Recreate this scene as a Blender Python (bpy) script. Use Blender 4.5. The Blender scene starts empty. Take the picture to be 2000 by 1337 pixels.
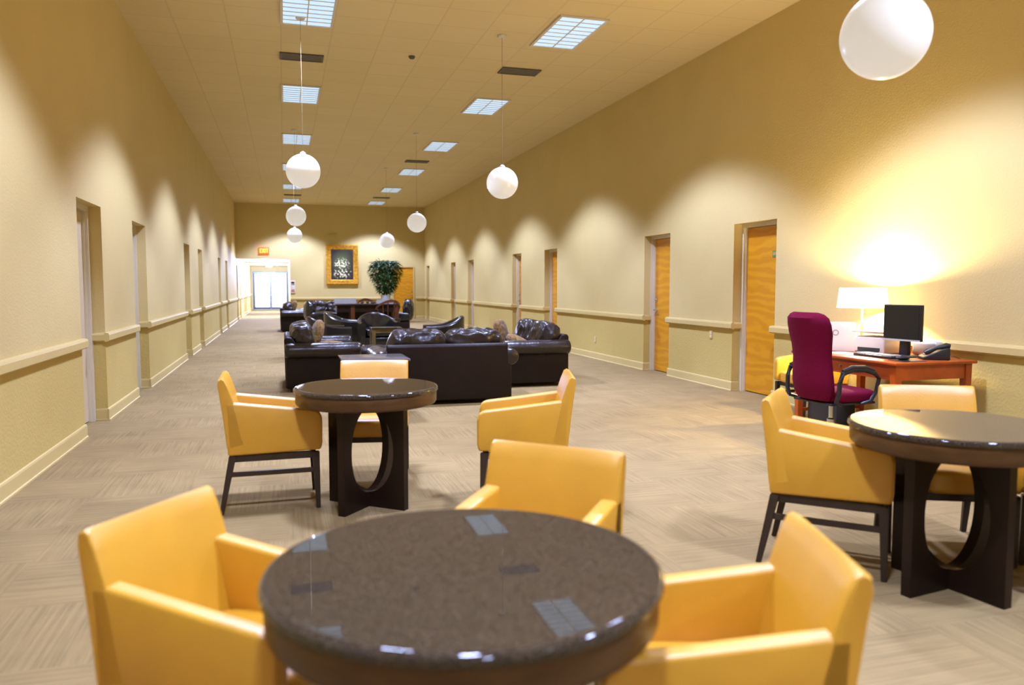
import bpy, bmesh, math, random
from mathutils import Vector, Matrix, noise
random.seed(7)
PI = math.pi
sc = bpy.context.scene
C = sc.collection

# ---------------------------------------------------------------- camera, world, exposure
cam_d = bpy.data.cameras.new('camera'); cam = bpy.data.objects.new('camera', cam_d); C.objects.link(cam)
cam.location = (0, 0, 1.36)
cam.rotation_euler = (math.radians(90 - 4.182), 0, math.radians(-16.261))
cam_d.sensor_width = 36; cam_d.lens = 1525 / 2000 * 36
cam_d.clip_start = 0.05; cam_d.clip_end = 300
cam_d.dof.use_dof = True; cam_d.dof.focus_distance = 7.8; cam_d.dof.aperture_fstop = 1.8
sc.camera = cam
W = bpy.data.worlds.new('daylight'); sc.world = W; W.use_nodes = True
W.node_tree.nodes['Background'].inputs['Color'].default_value = (0.82, 0.91, 1.0, 1)
W.node_tree.nodes['Background'].inputs['Strength'].default_value = 4.5
sc.view_settings.view_transform = 'Standard'; sc.view_settings.look = 'None'
sc.view_settings.exposure = 0.0; sc.view_settings.gamma = 1.0
TROFFER_W = 465; TROFFER_COL = (0.81, 0.94, 1.58)
LAMP_W = 200

XL, XR, ZC, YF, YB, YD = -1.73, 5.53, 4.49, 31.7, -4.2, 46.0   # left, right, ceiling, far wall, wall behind, glass doors
XH, ZH = 0.25, 2.42                                           # hallway right side and ceiling

# ---------------------------------------------------------------- materials
def mat(name, col, rough=0.5, metal=0.0, bump=None, var=None, spec=0.5, emit=None, coat=0.0, sheen=0.0):
    m = bpy.data.materials.new(name); m.use_nodes = True
    nt = m.node_tree; b = nt.nodes['Principled BSDF']
    b.inputs['Base Color'].default_value = (*col, 1); b.inputs['Roughness'].default_value = rough
    b.inputs['Metallic'].default_value = metal; b.inputs['Specular IOR Level'].default_value = spec
    b.inputs['Coat Weight'].default_value = coat; b.inputs['Coat Roughness'].default_value = 0.08
    b.inputs['Sheen Weight'].default_value = sheen
    tc = nt.nodes.new('ShaderNodeTexCoord')
    if var:        # (scale, amount, stretch)
        n = nt.nodes.new('ShaderNodeTexNoise'); n.inputs['Scale'].default_value = var[0]; n.inputs['Detail'].default_value = 5
        mp = nt.nodes.new('ShaderNodeMapping'); mp.inputs['Scale'].default_value = var[2] if len(var) > 2 else (1, 1, 1)
        nt.links.new(tc.outputs['Object'], mp.inputs[0]); nt.links.new(mp.outputs[0], n.inputs['Vector'])
        r = nt.nodes.new('ShaderNodeValToRGB'); a = var[1]
        r.color_ramp.elements[0].position = .3; r.color_ramp.elements[1].position = .7
        r.color_ramp.elements[0].color = (*[c * (1 - a) for c in col], 1)
        r.color_ramp.elements[1].color = (*[min(1, c * (1 + a)) for c in col], 1)
        nt.links.new(n.outputs['Fac'], r.inputs[0]); nt.links.new(r.outputs[0], b.inputs['Base Color'])
    if bump:       # (scale, strength)
        n2 = nt.nodes.new('ShaderNodeTexNoise'); n2.inputs['Scale'].default_value = bump[0]; n2.inputs['Detail'].default_value = 4
        nt.links.new(tc.outputs['Object'], n2.inputs['Vector'])
        bp = nt.nodes.new('ShaderNodeBump'); bp.inputs['Strength'].default_value = bump[1]; bp.inputs['Distance'].default_value = .01
        nt.links.new(n2.outputs['Fac'], bp.inputs['Height']); nt.links.new(bp.outputs[0], b.inputs['Normal'])
    if emit:
        b.inputs['Emission Color'].default_value = (*emit[0], 1); b.inputs['Emission Strength'].default_value = emit[1]
    return m

M = {}
M['paint'] = mat('cream_wallcovering', (.60, .475, .195), .75, bump=(60, .25), var=(1.3, .03))
M['paint_low'] = mat('tan_wallcovering', (.53, .40, .115), .75, bump=(45, .4), var=(1.5, .04))
M['trim'] = mat('cream_trim_paint', (.58, .45, .17), .5, var=(2, .02))
M['frame'] = mat('white_frame_paint', (.64, .58, .43), .4, var=(2, .02))
M['leather_y'] = mat('yellow_leather', (.60, .30, .014), .42, spec=.75, bump=(180, .12), var=(6, .05))
M['leather_y'].node_tree.nodes['Principled BSDF'].inputs['Coat Weight'].default_value = .2; M['leather_y'].node_tree.nodes['Principled BSDF'].inputs['Coat Roughness'].default_value = .38
M['legwood'] = mat('dark_grey_brown_wood', (.032, .020, .012), .38, spec=.35, var=(9, .3, (1, 1, .15)))
M['basewood'] = mat('espresso_wood', (.014, .006, .003), .38, spec=.22, var=(7, .35, (1, 1, .15)))
M['apron'] = mat('brown_walnut_wood', (.075, .034, .009), .36, spec=.35, var=(7, .3, (1, 1, 4)))
M['leather_d'] = mat('dark_brown_leather', (.014, .008, .005), .3, bump=(25, .35), var=(5, .2), coat=.1)
M['leather_flat'] = mat('dark_brown_panel_leather', (.013, .007, .004), .45, spec=.18, bump=(60, .15), var=(5, .12))
M['leather_b'] = mat('black_leather', (.009, .008, .007), .22, bump=(30, .15), coat=.25)
M['foot'] = mat('black_foot', (.015, .012, .01), .4)
M['fur'] = mat('brown_plush_fabric', (.19, .105, .028), .95, spec=.2, bump=(60, .9), var=(28, .5), sheen=.15)
M['purple'] = mat('magenta_fabric', (.125, .0008, .018), .9, spec=.15, bump=(150, .3), var=(40, .08))
M['black'] = mat('black_plastic', (.015, .015, .017), .35, bump=(90, .05))
M['screen'] = mat('dark_screen', (.01, .01, .008), .25, var=(3, .1))
M['chrome'] = mat('brushed_steel', (.62, .62, .63), .25, metal=1.0, bump=(60, .05))
M['cherry'] = mat('cherry_wood', (.40, .068, .006), .3, var=(5, .3, (1, .2, 1)), coat=.1)
M['white'] = mat('white_plastic', (.68, .60, .50), .4, var=(8, .02))
M['paper'] = mat('white_paper', (.72, .66, .54), .7, var=(8, .02))
M['reflect_top'] = mat('reflection_grey_top', (.10, .09, .085), .18, var=(6, .1))  # reflection on the end table top painted in as a lighter base grey
M['grey'] = mat('grey_plastic', (.33, .31, .29), .4, var=(8, .05))
M['silver'] = mat('silver_plastic', (.55, .54, .52), .35, metal=.3, var=(8, .03))
M['gold'] = mat('gilded_frame', (.62, .30, .025), .35, metal=.35, bump=(30, .5), var=(14, .35))
M['planter'] = mat('grey_planter', (.42, .44, .46), .35, metal=.4, var=(3, .1))
M['leafmat'] = mat('green_leaf', (.022, .075, .012), .55, spec=.2, var=(9, .6))
M['bark'] = mat('cane_bark', (.16, .11, .05), .8, var=(20, .3))
M['soil'] = mat('planter_soil', (.05, .03, .02), .95, bump=(40, .8))
M['globe'] = mat('opal_glass', (.6, .56, .45), .25, emit=((1.0, 1.0, 1.0), .42), var=(2, .01))
M['diffuser'] = mat('light_diffuser', (.3, .33, .38), .5, emit=((.52, .75, 1.0), .95), var=(3, .02))
M['hall_diffuser'] = mat('bright_light_diffuser', (.8, .8, .8), .5, emit=((.9, .96, 1.0), 9), var=(3, .02))
M['stem'] = mat('tan_metal_stem', (.26, .19, .09), .6, var=(3, .02))
M['lightframe'] = mat('enamelled_steel', (.62, .58, .5), .5, var=(4, .03))
M['vent'] = mat('dusty_vent_metal', (.10, .085, .06), .6, var=(10, .2))
M['strip'] = mat('table_edge_rubber', (.02, .018, .018), .3, var=(8, .2))
M['red'] = mat('red_plastic', (.5, .03, .02), .5, var=(8, .05))
M['exit_glow'] = mat('exit_red_glow', (.6, .05, .01), .5, emit=((1, .05, .01), 4.0), var=(8, .02))
M['exit_letters'] = mat('exit_letter_glow', (.9, .4, .05), .5, emit=((1, .33, .02), 6.5), var=(8, .02))
M['copper'] = mat('brown_cardboard', (.35, .14, .05), .8, var=(12, .1))
M['stoneout'] = mat('pale_concrete', (.7, .7, .68), .9, bump=(30, .3), var=(5, .08))
M['alu'] = mat('dark_aluminium', (.08, .09, .11), .4, metal=.6, var=(6, .1))
M['olive_wood'] = mat('olive_brown_wood', (.11, .075, .02), .4, var=(7, .25, (1, 1, .2)))
M['redwood'] = mat('reddish_wood', (.09, .028, .010), .3, var=(7, .3, (1, 1, .2)))

def door_wood():
    m = mat('orange_birch_wood', (.76, .34, .015), .35, coat=.15); nt = m.node_tree; b = nt.nodes['Principled BSDF']
    tc = nt.nodes.new('ShaderNodeTexCoord'); mp = nt.nodes.new('ShaderNodeMapping'); mp.inputs['Scale'].default_value = (1, .35, 1)
    w = nt.nodes.new('ShaderNodeTexWave'); w.wave_type = 'BANDS'; w.bands_direction = 'Z'
    w.inputs['Scale'].default_value = 2.6; w.inputs['Distortion'].default_value = 9; w.inputs['Detail'].default_value = 3; w.inputs['Detail Scale'].default_value = 1.6
    r = nt.nodes.new('ShaderNodeValToRGB')
    r.color_ramp.elements[0].position = .25; r.color_ramp.elements[0].color = (.58, .24, .006, 1)
    r.color_ramp.elements[1].position = .95; r.color_ramp.elements[1].color = (.66, .30, .010, 1)
    nt.links.new(tc.outputs['Object'], mp.inputs[0]); nt.links.new(mp.outputs[0], w.inputs['Vector'])
    nt.links.new(w.outputs['Fac'], r.inputs[0]); nt.links.new(r.outputs[0], b.inputs['Base Color'])
    return m
M['doorwood'] = door_wood()

def carpet():
    m = mat('woven_carpet_tile', (.3, .23, .15), .95); nt = m.node_tree; b = nt.nodes['Principled BSDF']; b.inputs['Specular IOR Level'].default_value = .25
    L = nt.links.new; N = nt.nodes.new
    tc = N('ShaderNodeTexCoord')
    ck = N('ShaderNodeTexChecker'); ck.inputs['Scale'].default_value = 1 / .61
    L(tc.outputs['Object'], ck.inputs['Vector'])
    outs = []
    for s in ((1.5, 60, 1), (60, 1.5, 1)):
        mp = N('ShaderNodeMapping'); mp.inputs['Scale'].default_value = s; n = N('ShaderNodeTexNoise')
        n.inputs['Scale'].default_value = 1.0; n.inputs['Detail'].default_value = 4; n.inputs['Roughness'].default_value = .65
        L(tc.outputs['Object'], mp.inputs[0]); L(mp.outputs[0], n.inputs['Vector']); outs.append(n)
    mx = N('ShaderNodeMix'); mx.data_type = 'FLOAT'
    L(ck.outputs['Fac'], mx.inputs[0]); L(outs[0].outputs['Fac'], mx.inputs[2]); L(outs[1].outputs['Fac'], mx.inputs[3])
    big = N('ShaderNodeTexNoise'); big.inputs['Scale'].default_value = 3.0; big.inputs['Detail'].default_value = 3
    L(tc.outputs['Object'], big.inputs['Vector'])
    ad = N('ShaderNodeMath'); ad.operation = 'MULTIPLY_ADD'; ad.inputs[1].default_value = .5
    L(big.outputs['Fac'], ad.inputs[0]); L(mx.outputs[0], ad.inputs[2])
    r = N('ShaderNodeValToRGB'); r.color_ramp.elements[0].position = .52; r.color_ramp.elements[0].color = (.195, .134, .052, 1)
    r.color_ramp.elements[1].position = .98; r.color_ramp.elements[1].color = (.315, .220, .086, 1)
    L(ad.outputs[0], r.inputs[0]); L(r.outputs[0], b.inputs['Base Color'])
    bp = N('ShaderNodeBump'); bp.inputs['Strength'].default_value = .4; bp.inputs['Distance'].default_value = .006
    L(mx.outputs[0], bp.inputs['Height']); L(bp.outputs[0], b.inputs['Normal'])
    return m
M['carpet'] = carpet()

def tiles():
    m = mat('acoustic_ceiling_tile', (.74, .68, .57), .9, bump=(80, .3)); nt = m.node_tree; b = nt.nodes['Principled BSDF']
    L = nt.links.new; N = nt.nodes.new
    tc = N('ShaderNodeTexCoord'); br = N('ShaderNodeTexBrick'); br.offset = 0; br.squash = 1
    mp = N('ShaderNodeMapping'); mp.inputs['Location'].default_value = (.58, .22, 0)
    br.inputs['Color1'].default_value = (.68, .56, .31, 1); br.inputs['Color2'].default_value = (.655, .537, .295, 1); br.inputs['Mortar'].default_value = (.60, .485, .265, 1)
    br.inputs['Scale'].default_value = 1; br.inputs['Brick Width'].default_value = .61; br.inputs['Row Height'].default_value = .61
    br.inputs['Mortar Size'].default_value = .012; br.inputs['Mortar Smooth'].default_value = .3
    L(tc.outputs['Object'], mp.inputs[0]); L(mp.outputs[0], br.inputs['Vector']); L(br.outputs['Color'], b.inputs['Base Color'])
    return m
M['tiles'] = tiles()

def granite():
    m = mat('dark_speckled_granite', (.05, .035, .03), .03); nt = m.node_tree; b = nt.nodes['Principled BSDF']
    L = nt.links.new; N = nt.nodes.new
    tc = N('ShaderNodeTexCoord'); v = N('ShaderNodeTexNoise'); v.inputs['Scale'].default_value = 190; v.inputs['Detail'].default_value = 6
    r = N('ShaderNodeValToRGB'); r.color_ramp.elements[0].position = .40; r.color_ramp.elements[0].color = (.016, .011, .007, 1)
    r.color_ramp.elements[1].position = .68; r.color_ramp.elements[1].color = (.080, .058, .034, 1)
    L(tc.outputs['Object'], v.inputs['Vector']); L(v.outputs['Fac'], r.inputs[0]); L(r.outputs[0], b.inputs['Base Color'])
    return m
M['granite'] = granite()

def glassmat():
    m = bpy.data.materials.new('clear_glass'); m.use_nodes = True; nt = m.node_tree
    b = nt.nodes['Principled BSDF']; nt.nodes.remove(b); out = nt.nodes['Material Output']
    t = nt.nodes.new('ShaderNodeBsdfTransparent'); g = nt.nodes.new('ShaderNodeBsdfGlossy'); g.inputs['Roughness'].default_value = .03
    t.inputs['Color'].default_value = (.97, .99, 1, 1)
    fr = nt.nodes.new('ShaderNodeFresnel'); mx = nt.nodes.new('ShaderNodeMixShader')
    nt.links.new(fr.outputs[0], mx.inputs[0]); nt.links.new(t.outputs[0], mx.inputs[1]); nt.links.new(g.outputs[0], mx.inputs[2])
    nt.links.new(mx.outputs[0], out.inputs[0]); return m
M['glass'] = glassmat()

def shademat():
    m = bpy.data.materials.new('white_lampshade_fabric'); m.use_nodes = True; nt = m.node_tree
    nt.nodes.remove(nt.nodes['Principled BSDF']); out = nt.nodes['Material Output']
    d = nt.nodes.new('ShaderNodeBsdfDiffuse'); d.inputs['Color'].default_value = (.9, .84, .72, 1)
    t = nt.nodes.new('ShaderNodeBsdfTranslucent'); t.inputs['Color'].default_value = (.95, .85, .66, 1)
    e = nt.nodes.new('ShaderNodeEmission'); e.inputs['Color'].default_value = (1, .86, .62, 1); e.inputs['Strength'].default_value = 1.2
    mx = nt.nodes.new('ShaderNodeMixShader'); mx.inputs[0].default_value = .5; ad = nt.nodes.new('ShaderNodeAddShader')
    nt.links.new(d.outputs[0], mx.inputs[1]); nt.links.new(t.outputs[0], mx.inputs[2])
    nt.links.new(mx.outputs[0], ad.inputs[0]); nt.links.new(e.outputs[0], ad.inputs[1]); nt.links.new(ad.outputs[0], out.inputs[0])
    return m
M['shade'] = shademat()

def painting():
    m = mat('dark_oil_painting', (.05, .045, .05), .4); nt = m.node_tree; b = nt.nodes['Principled BSDF']
    L = nt.links.new; N = nt.nodes.new
    tc = N('ShaderNodeTexCoord'); v = N('ShaderNodeTexVoronoi'); v.inputs['Scale'].default_value = 15
    L(tc.outputs['Object'], v.inputs['Vector'])
    r = N('ShaderNodeValToRGB'); r.color_ramp.elements[0].position = .12; r.color_ramp.elements[0].color = (1, 1, 1, 1)
    r.color_ramp.elements[1].position = .5; r.color_ramp.elements[1].color = (0, 0, 0, 1)
    L(v.outputs['Distance'], r.inputs[0])
    # bouquet outlines: two soft ellipses
    def ell(cx, cz, sx, sz):
        mp = N('ShaderNodeMapping'); mp.inputs['Location'].default_value = (-cx / sx, 0, -cz / sz); mp.inputs['Scale'].default_value = (1 / sx, 0, 1 / sz)
        g = N('ShaderNodeTexGradient'); g.gradient_type = 'SPHERICAL'
        L(tc.outputs['Object'], mp.inputs[0]); L(mp.outputs[0], g.inputs[0]); return g
    g1, g2, g3 = ell(0.0, .0, .34, .30), ell(.0, -.34, .40, .24), ell(.0, .1, .42, .55)
    mxm = N('ShaderNodeMath'); mxm.operation = 'MAXIMUM'; L(g1.outputs['Fac'], mxm.inputs[0]); L(g2.outputs['Fac'], mxm.inputs[1])
    mu = N('ShaderNodeMath'); mu.operation = 'MULTIPLY'; L(mxm.outputs[0], mu.inputs[0]); L(r.outputs[0], mu.inputs[1])
    am = N('ShaderNodeMath'); am.operation = 'MULTIPLY'; am.inputs[1].default_value = 5; am.use_clamp = True; L(mu.outputs[0], am.inputs[0])
    m1 = N('ShaderNodeMix'); m1.data_type = 'RGBA'; m1.inputs[6].default_value = (.030, .025, .020, 1); m1.inputs[7].default_value = (.10, .13, .045, 1)
    L(g3.outputs['Fac'], m1.inputs[0])
    m2 = N('ShaderNodeMix'); m2.data_type = 'RGBA'; L(am.outputs[0], m2.inputs[0]); L(m1.outputs[2], m2.inputs[6]); m2.inputs[7].default_value = (.80, .74, .46, 1)
    L(m2.outputs[2], b.inputs['Base Color'])
    return m
M['painting'] = painting()

# ---------------------------------------------------------------- mesh helpers
def box(bm, x0, x1, y0, y1, z0, z1, mi=0):
    vs = [bm.verts.new(p) for p in ((x0, y0, z0), (x1, y0, z0), (x1, y1, z0), (x0, y1, z0), (x0, y0, z1), (x1, y0, z1), (x1, y1, z1), (x0, y1, z1))]
    fs = []
    for q in ((3, 2, 1, 0), (4, 5, 6, 7), (0, 1, 5, 4), (1, 2, 6, 5), (2, 3, 7, 6), (3, 0, 4, 7)):
        f = bm.faces.new([vs[i] for i in q]); f.material_index = mi; fs.append(f)
    return vs

def rbox(x0, x1, y0, y1, z0, z1, r=.01, seg=3):
    bm = bmesh.new(); box(bm, x0, x1, y0, y1, z0, z1)
    bmesh.ops.bevel(bm, geom=bm.edges[:], offset=r, segments=seg, affect='EDGES', profile=.5); return bm

def prism(bm, pts, a0, a1, axis='x', r=0, seg=3):
    """extrude a closed outline; axis x: pts are (y,z); axis y: pts are (x,z); axis z: pts are (x,y)"""
    def P(p, a): return {'x': (a, p[0], p[1]), 'y': (p[0], a, p[1]), 'z': (p[0], p[1], a)}[axis]
    A = [bm.verts.new(P(p, a0)) for p in pts]; B = [bm.verts.new(P(p, a1)) for p in pts]
    n = len(pts); fs = [bm.faces.new(A), bm.faces.new(B[::-1])]
    for i in range(n): fs.append(bm.faces.new((A[i], B[i], B[(i + 1) % n], A[(i + 1) % n])))
    bmesh.ops.recalc_face_normals(bm, faces=fs)
    if r:
        es = set(e for f in fs for e in f.edges); bmesh.ops.bevel(bm, geom=list(es), offset=r, segments=seg, affect='EDGES', profile=.5, clamp_overlap=True)
    return bm

def lathe(bm, prof, c=(0, 0, 0), n=48, closed=False):
    rings = []
    for (r, z) in prof:
        if r < 1e-5: rings.append([bm.verts.new((c[0], c[1], c[2] + z))])
        else: rings.append([bm.verts.new((c[0] + r * math.cos(2 * PI * i / n), c[1] + r * math.sin(2 * PI * i / n), c[2] + z)) for i in range(n)])
    fs = []
    seq = list(zip(rings, rings[1:])) + ([(rings[-1], rings[0])] if closed else [])
    for a, b in seq:
        for i in range(n):
            j = (i + 1) % n
            if len(a) == 1 and len(b) == 1: continue
            if len(a) == 1: fs.append(bm.faces.new((a[0], b[i], b[j])))
            elif len(b) == 1: fs.append(bm.faces.new((a[i], b[0], a[j])))
            else: fs.append(bm.faces.new((a[i], b[i], b[j], a[j])))
    bmesh.ops.recalc_face_normals(bm, faces=fs); return bm

def tube(bm, pts, rad, n=10):
    pts = [Vector(p) for p in pts]; rads = rad if isinstance(rad, (list, tuple)) else [rad] * len(pts)
    rings = []; ref = Vector((0, 0, 1))
    for i, p in enumerate(pts):
        d = (pts[min(i + 1, len(pts) - 1)] - pts[max(i - 1, 0)]).normalized()
        u = d.cross(ref) if abs(d.dot(ref)) < .97 else d.cross(Vector((1, 0, 0)))
        u.normalize(); v = d.cross(u)
        if rings and (u.dot(lastu) < 0): u, v = -u, -v
        lastu = u
        rings.append([bm.verts.new(p + (u * math.cos(2 * PI * k / n) + v * math.sin(2 * PI * k / n)) * rads[i]) for k in range(n)])
    fs = []
    for a, b in zip(rings, rings[1:]):
        for k in range(n): fs.append(bm.faces.new((a[k], a[(k + 1) % n], b[(k + 1) % n], b[k])))
    fs.append(bm.faces.new(rings[0])); fs.append(bm.faces.new(rings[-1][::-1]))
    bmesh.ops.recalc_face_normals(bm, faces=fs); return bm

def taper_leg(bm, p0, p1, w0, w1):
    """square leg from top p0 to bottom p1"""
    t = [bm.verts.new((p0[0] + sx * w0 / 2, p0[1] + sy * w0 / 2, p0[2])) for sx, sy in ((-1, -1), (1, -1), (1, 1), (-1, 1))]
    b = [bm.verts.new((p1[0] + sx * w1 / 2, p1[1] + sy * w1 / 2, p1[2])) for sx, sy in ((-1, -1), (1, -1), (1, 1), (-1, 1))]
    fs = [bm.faces.new(t), bm.faces.new(b[::-1])] + [bm.faces.new((t[i], b[i], b[(i + 1) % 4], t[(i + 1) % 4])) for i in range(4)]
    bmesh.ops.recalc_face_normals(bm, faces=fs)
    bmesh.ops.bevel(bm, geom=list(set(e for f in fs for e in f.edges)), offset=.003, segments=2, affect='EDGES'); return bm

def puff(c, s, k=3.5, n=14, wr=.012, seed=0, rot=None, pinch=0.0, wf=7.0):
    """soft cushion: centre, half sizes, squareness, wrinkle depth"""
    bm = bmesh.new(); bmesh.ops.create_cube(bm, size=2)
    bmesh.ops.subdivide_edges(bm, edges=bm.edges[:], cuts=n, use_grid_fill=True)
    sd = Vector((seed * 3.7, seed * 1.9, seed * 5.3))
    for v in bm.verts:
        p = v.co.copy(); L = (abs(p.x) ** k + abs(p.y) ** k + abs(p.z) ** k) ** (1 / k); p = p / L
        q = Vector((p.x * s[0], p.y * s[1], p.z * s[2]))
        if pinch:
            e = max(abs(p.x), abs(p.z)); q.y *= 1 - pinch * (min(abs(p.x), 1) ** 3 * .6 + min(abs(p.z), 1) ** 3 * .6)
        w = 1 - abs(noise.noise(Vector((q.x * wf, q.y * wf * .8, q.z * wf * .8)) + sd)) * 2
        nrm = Vector((p.x / s[0], p.y / s[1], p.z / s[2])).normalized()
        q += nrm * wr * (w - .5)
        v.co = q
    if rot is not None: bmesh.ops.rotate(bm, verts=bm.verts[:], cent=(0, 0, 0), matrix=rot)
    bmesh.ops.translate(bm, verts=bm.verts[:], vec=c); return bm

def tag(o, label=None, cat=None, group=None, kind=None):
    if label: o['label'] = label
    if cat: o['category'] = cat
    if group: o['group'] = group
    if kind: o['kind'] = kind
    return o

def obj(name, bm, m, parent=None, smooth=True, label=None):
    me = bpy.data.meshes.new(name); bm.to_mesh(me); bm.free()
    for mm in (m if isinstance(m, (list, tuple)) else [m]): me.materials.append(M[mm])
    if smooth:
        for p in me.polygons: p.use_smooth = True
        me.set_sharp_from_angle(angle=math.radians(38))
    o = bpy.data.objects.new(name, me); C.objects.link(o)
    if parent is not None: o.parent = parent
    if label: o['label'] = label
    return o

def thing(name, label, cat, loc=(0, 0, 0), rotz=0, group=None):
    o = bpy.data.objects.new(name, None); C.objects.link(o); o.empty_display_size = .1
    o.location = loc; o.rotation_euler = (0, 0, math.radians(rotz)); tag(o, label, cat, group); return o

def kids(o): return [c for c in bpy.data.objects if c.parent == o]
def dup(root, loc, rotz, label, group=None):
    r = root.copy(); C.objects.link(r); r.location = loc; r.rotation_euler = (0, 0, math.radians(rotz)); r['label'] = label
    if group: r['group'] = group
    for ch in kids(root):
        c = ch.copy(); C.objects.link(c); c.parent = r
        for g in kids(ch):
            d = g.copy(); C.objects.link(d); d.parent = c
    return r

# ---------------------------------------------------------------- room shell
def struct(name, bm, m, smooth=False):
    o = obj(name, bm, m, None, smooth); o['kind'] = 'structure'; return o

bm = bmesh.new(); box(bm, XL - .6, XR + .6, YB - .2, YD + .1, -.12, 0); struct('floor', bm, 'carpet')
bm = bmesh.new(); box(bm, XL - .6, XR + .6, YB - .2, YF + .2, ZC, ZC + .12); struct('ceiling', bm, 'tiles')
bm = bmesh.new(); box(bm, XL - .4, XH + .2, YF + .2, YD + .1, ZH, ZH + .12); struct('ceiling_hallway', bm, 'tiles')

RD = .22      # wall thickness
REV = .11     # reveal depth in front of the frame
DZ = 2.135    # opening height
L_DOORS = [(-1.6, -.65), (0.0, .92), (7.70, 8.66), (10.34, 11.27), (15.38, 16.25), (17.83, 18.72), (23.1, 23.95), (25.95, 26.85), (31.85, 32.6), (34.0, 34.8)]
R_DOORS = [(-.2, .72), (2.4, 3.3), (7.94, 8.84), (10.56, 11.42), (15.57, 16.40), (18.16, 18.93), (23.1, 23.88), (25.7, 26.42), (30.58, 31.22)]

def side_wall(name, X, out, doors, y0, y1, ztop):
    bm = bmesh.new(); a, b = (X, X + out * RD) if out > 0 else (X + out * RD, X)
    y = y0
    zl = .855
    for (d0, d1) in doors + [(y1, None)]:
        box(bm, a, b, y, d0, 0, zl, 1); box(bm, a, b, y, d0, zl, ztop, 0)
        if d1 is not None:
            box(bm, a, b, d0, d1, DZ, ztop, 0); y = d1
    # solid backing behind the door leaves
    o0, o1 = sorted((X + out * RD, X + out * (RD + .1)))
    box(bm, o0, o1, y0, y1, 0, ztop, 0)
    struct(name, bm, ['paint', 'paint_low'])

side_wall('wall_left', XL, -1, L_DOORS, YB, YD, ZC)
side_wall('wall_right', XR, 1, R_DOORS, YB, YF + .2, ZC)
bm = bmesh.new()
FD0, FD1 = 4.22, 5.11
box(bm, XH, FD0, YF, YF + .2, 0, .855, 1); box(bm, XH, FD0, YF, YF + .2, .855, ZC, 0)
box(bm, FD1, XR, YF, YF + .2, 0, .855, 1); box(bm, FD1, XR, YF, YF + .2, .855, ZC, 0)
box(bm, FD0, FD1, YF, YF + .2, DZ, ZC, 0); box(bm, XL, XH, YF, YF + .2, ZH - .03, ZC, 0)
box(bm, FD0 - .1, FD1 + .1, YF + .2, YF + .3, 0, DZ + .1, 0)
struct('wall_far', bm, ['paint', 'paint_low'])
bm = bmesh.new(); box(bm, XL, XR, YB - .2, YB, 0, ZC); struct('wall_near', bm, 'paint')
bm = bmesh.new(); box(bm, XH, XH + .18, YF + .2, YD, 0, .855, 1); box(bm, XH, XH + .18, YF + .2, YD, .855, ZH, 0)
struct('wall_hallway', bm, ['paint', 'paint_low'])
bm = bmesh.new(); box(bm, XL, XH + .18, YD, YD + .15, 2.13, ZH); box(bm, XL, XL + .08, YD, YD + .15, 0, 2.13)
struct('wall_end', bm, 'paint')

# rails, baseboards
RAIL = [(0, .795), (.028, .80), (.045, .812), (.045, .865), (.036, .884), (0, .888)]
BASE = [(0, 0), (.022, 0), (.022, .012), (.014, .018), (.014, .105), (.010, .118), (0, .122)]
def run(bm, prof, p0, p1, nrm):
    """moulding profile (out,z) along the segment p0->p1, nrm = outward direction in plan"""
    A = [bm.verts.new((p0[0] + nrm[0] * o, p0[1] + nrm[1] * o, z)) for o, z in prof]
    B = [bm.verts.new((p1[0] + nrm[0] * o, p1[1] + nrm[1] * o, z)) for o, z in prof]
    fs = [bm.faces.new(A), bm.faces.new(B[::-1])] + [bm.faces.new((A[i], B[i], B[(i + 1) % len(A)], A[(i + 1) % len(A)])) for i in range(len(A))]
    bmesh.ops.recalc_face_normals(bm, faces=fs)
def wall_runs(X, out, doors, y0, y1):
    rb, bb = bmesh.new(), bmesh.new(); y = y0; e = .0
    for (d0, d1) in doors + [(y1, None)]:
        for bmx, pr, ext in ((rb, RAIL, .045), (bb, BASE, .022)):
            s = y - (ext if y > y0 else 0); t = d0 + (ext if d1 is not None else 0)
            run(bmx, pr, (X, s), (X, t), (-out, 0))
            # returns into the reveals
            if y > y0: run(bmx, pr, (X - 0 * out, y), (X + out * REV, y), (0, -1))
            if d1 is not None: run(bmx, pr, (X - 0 * out, d0), (X + out * REV, d0), (0, 1))
        y = d1 if d1 is not None else y
    return rb, bb
rb, bb = wall_runs(XL, -1, L_DOORS, YB, YD); struct('trim_1', rb, 'trim'); struct('baseboard_left', bb, 'trim')
rb, bb = wall_runs(XR, 1, R_DOORS, YB, YF); struct('trim_2', rb, 'trim'); struct('baseboard_right', bb, 'trim')
rb, bb = bmesh.new(), bmesh.new()
for bmx, pr in ((rb, RAIL), (bb, BASE)):
    run(bmx, pr, (XH, YF), (FD0 - .05, YF), (0, -1)); run(bmx, pr, (FD1 + .05, YF), (XR - .046, YF), (0, -1))
struct('trim_3', rb, 'trim'); struct('baseboard_far', bb, 'trim')

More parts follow.
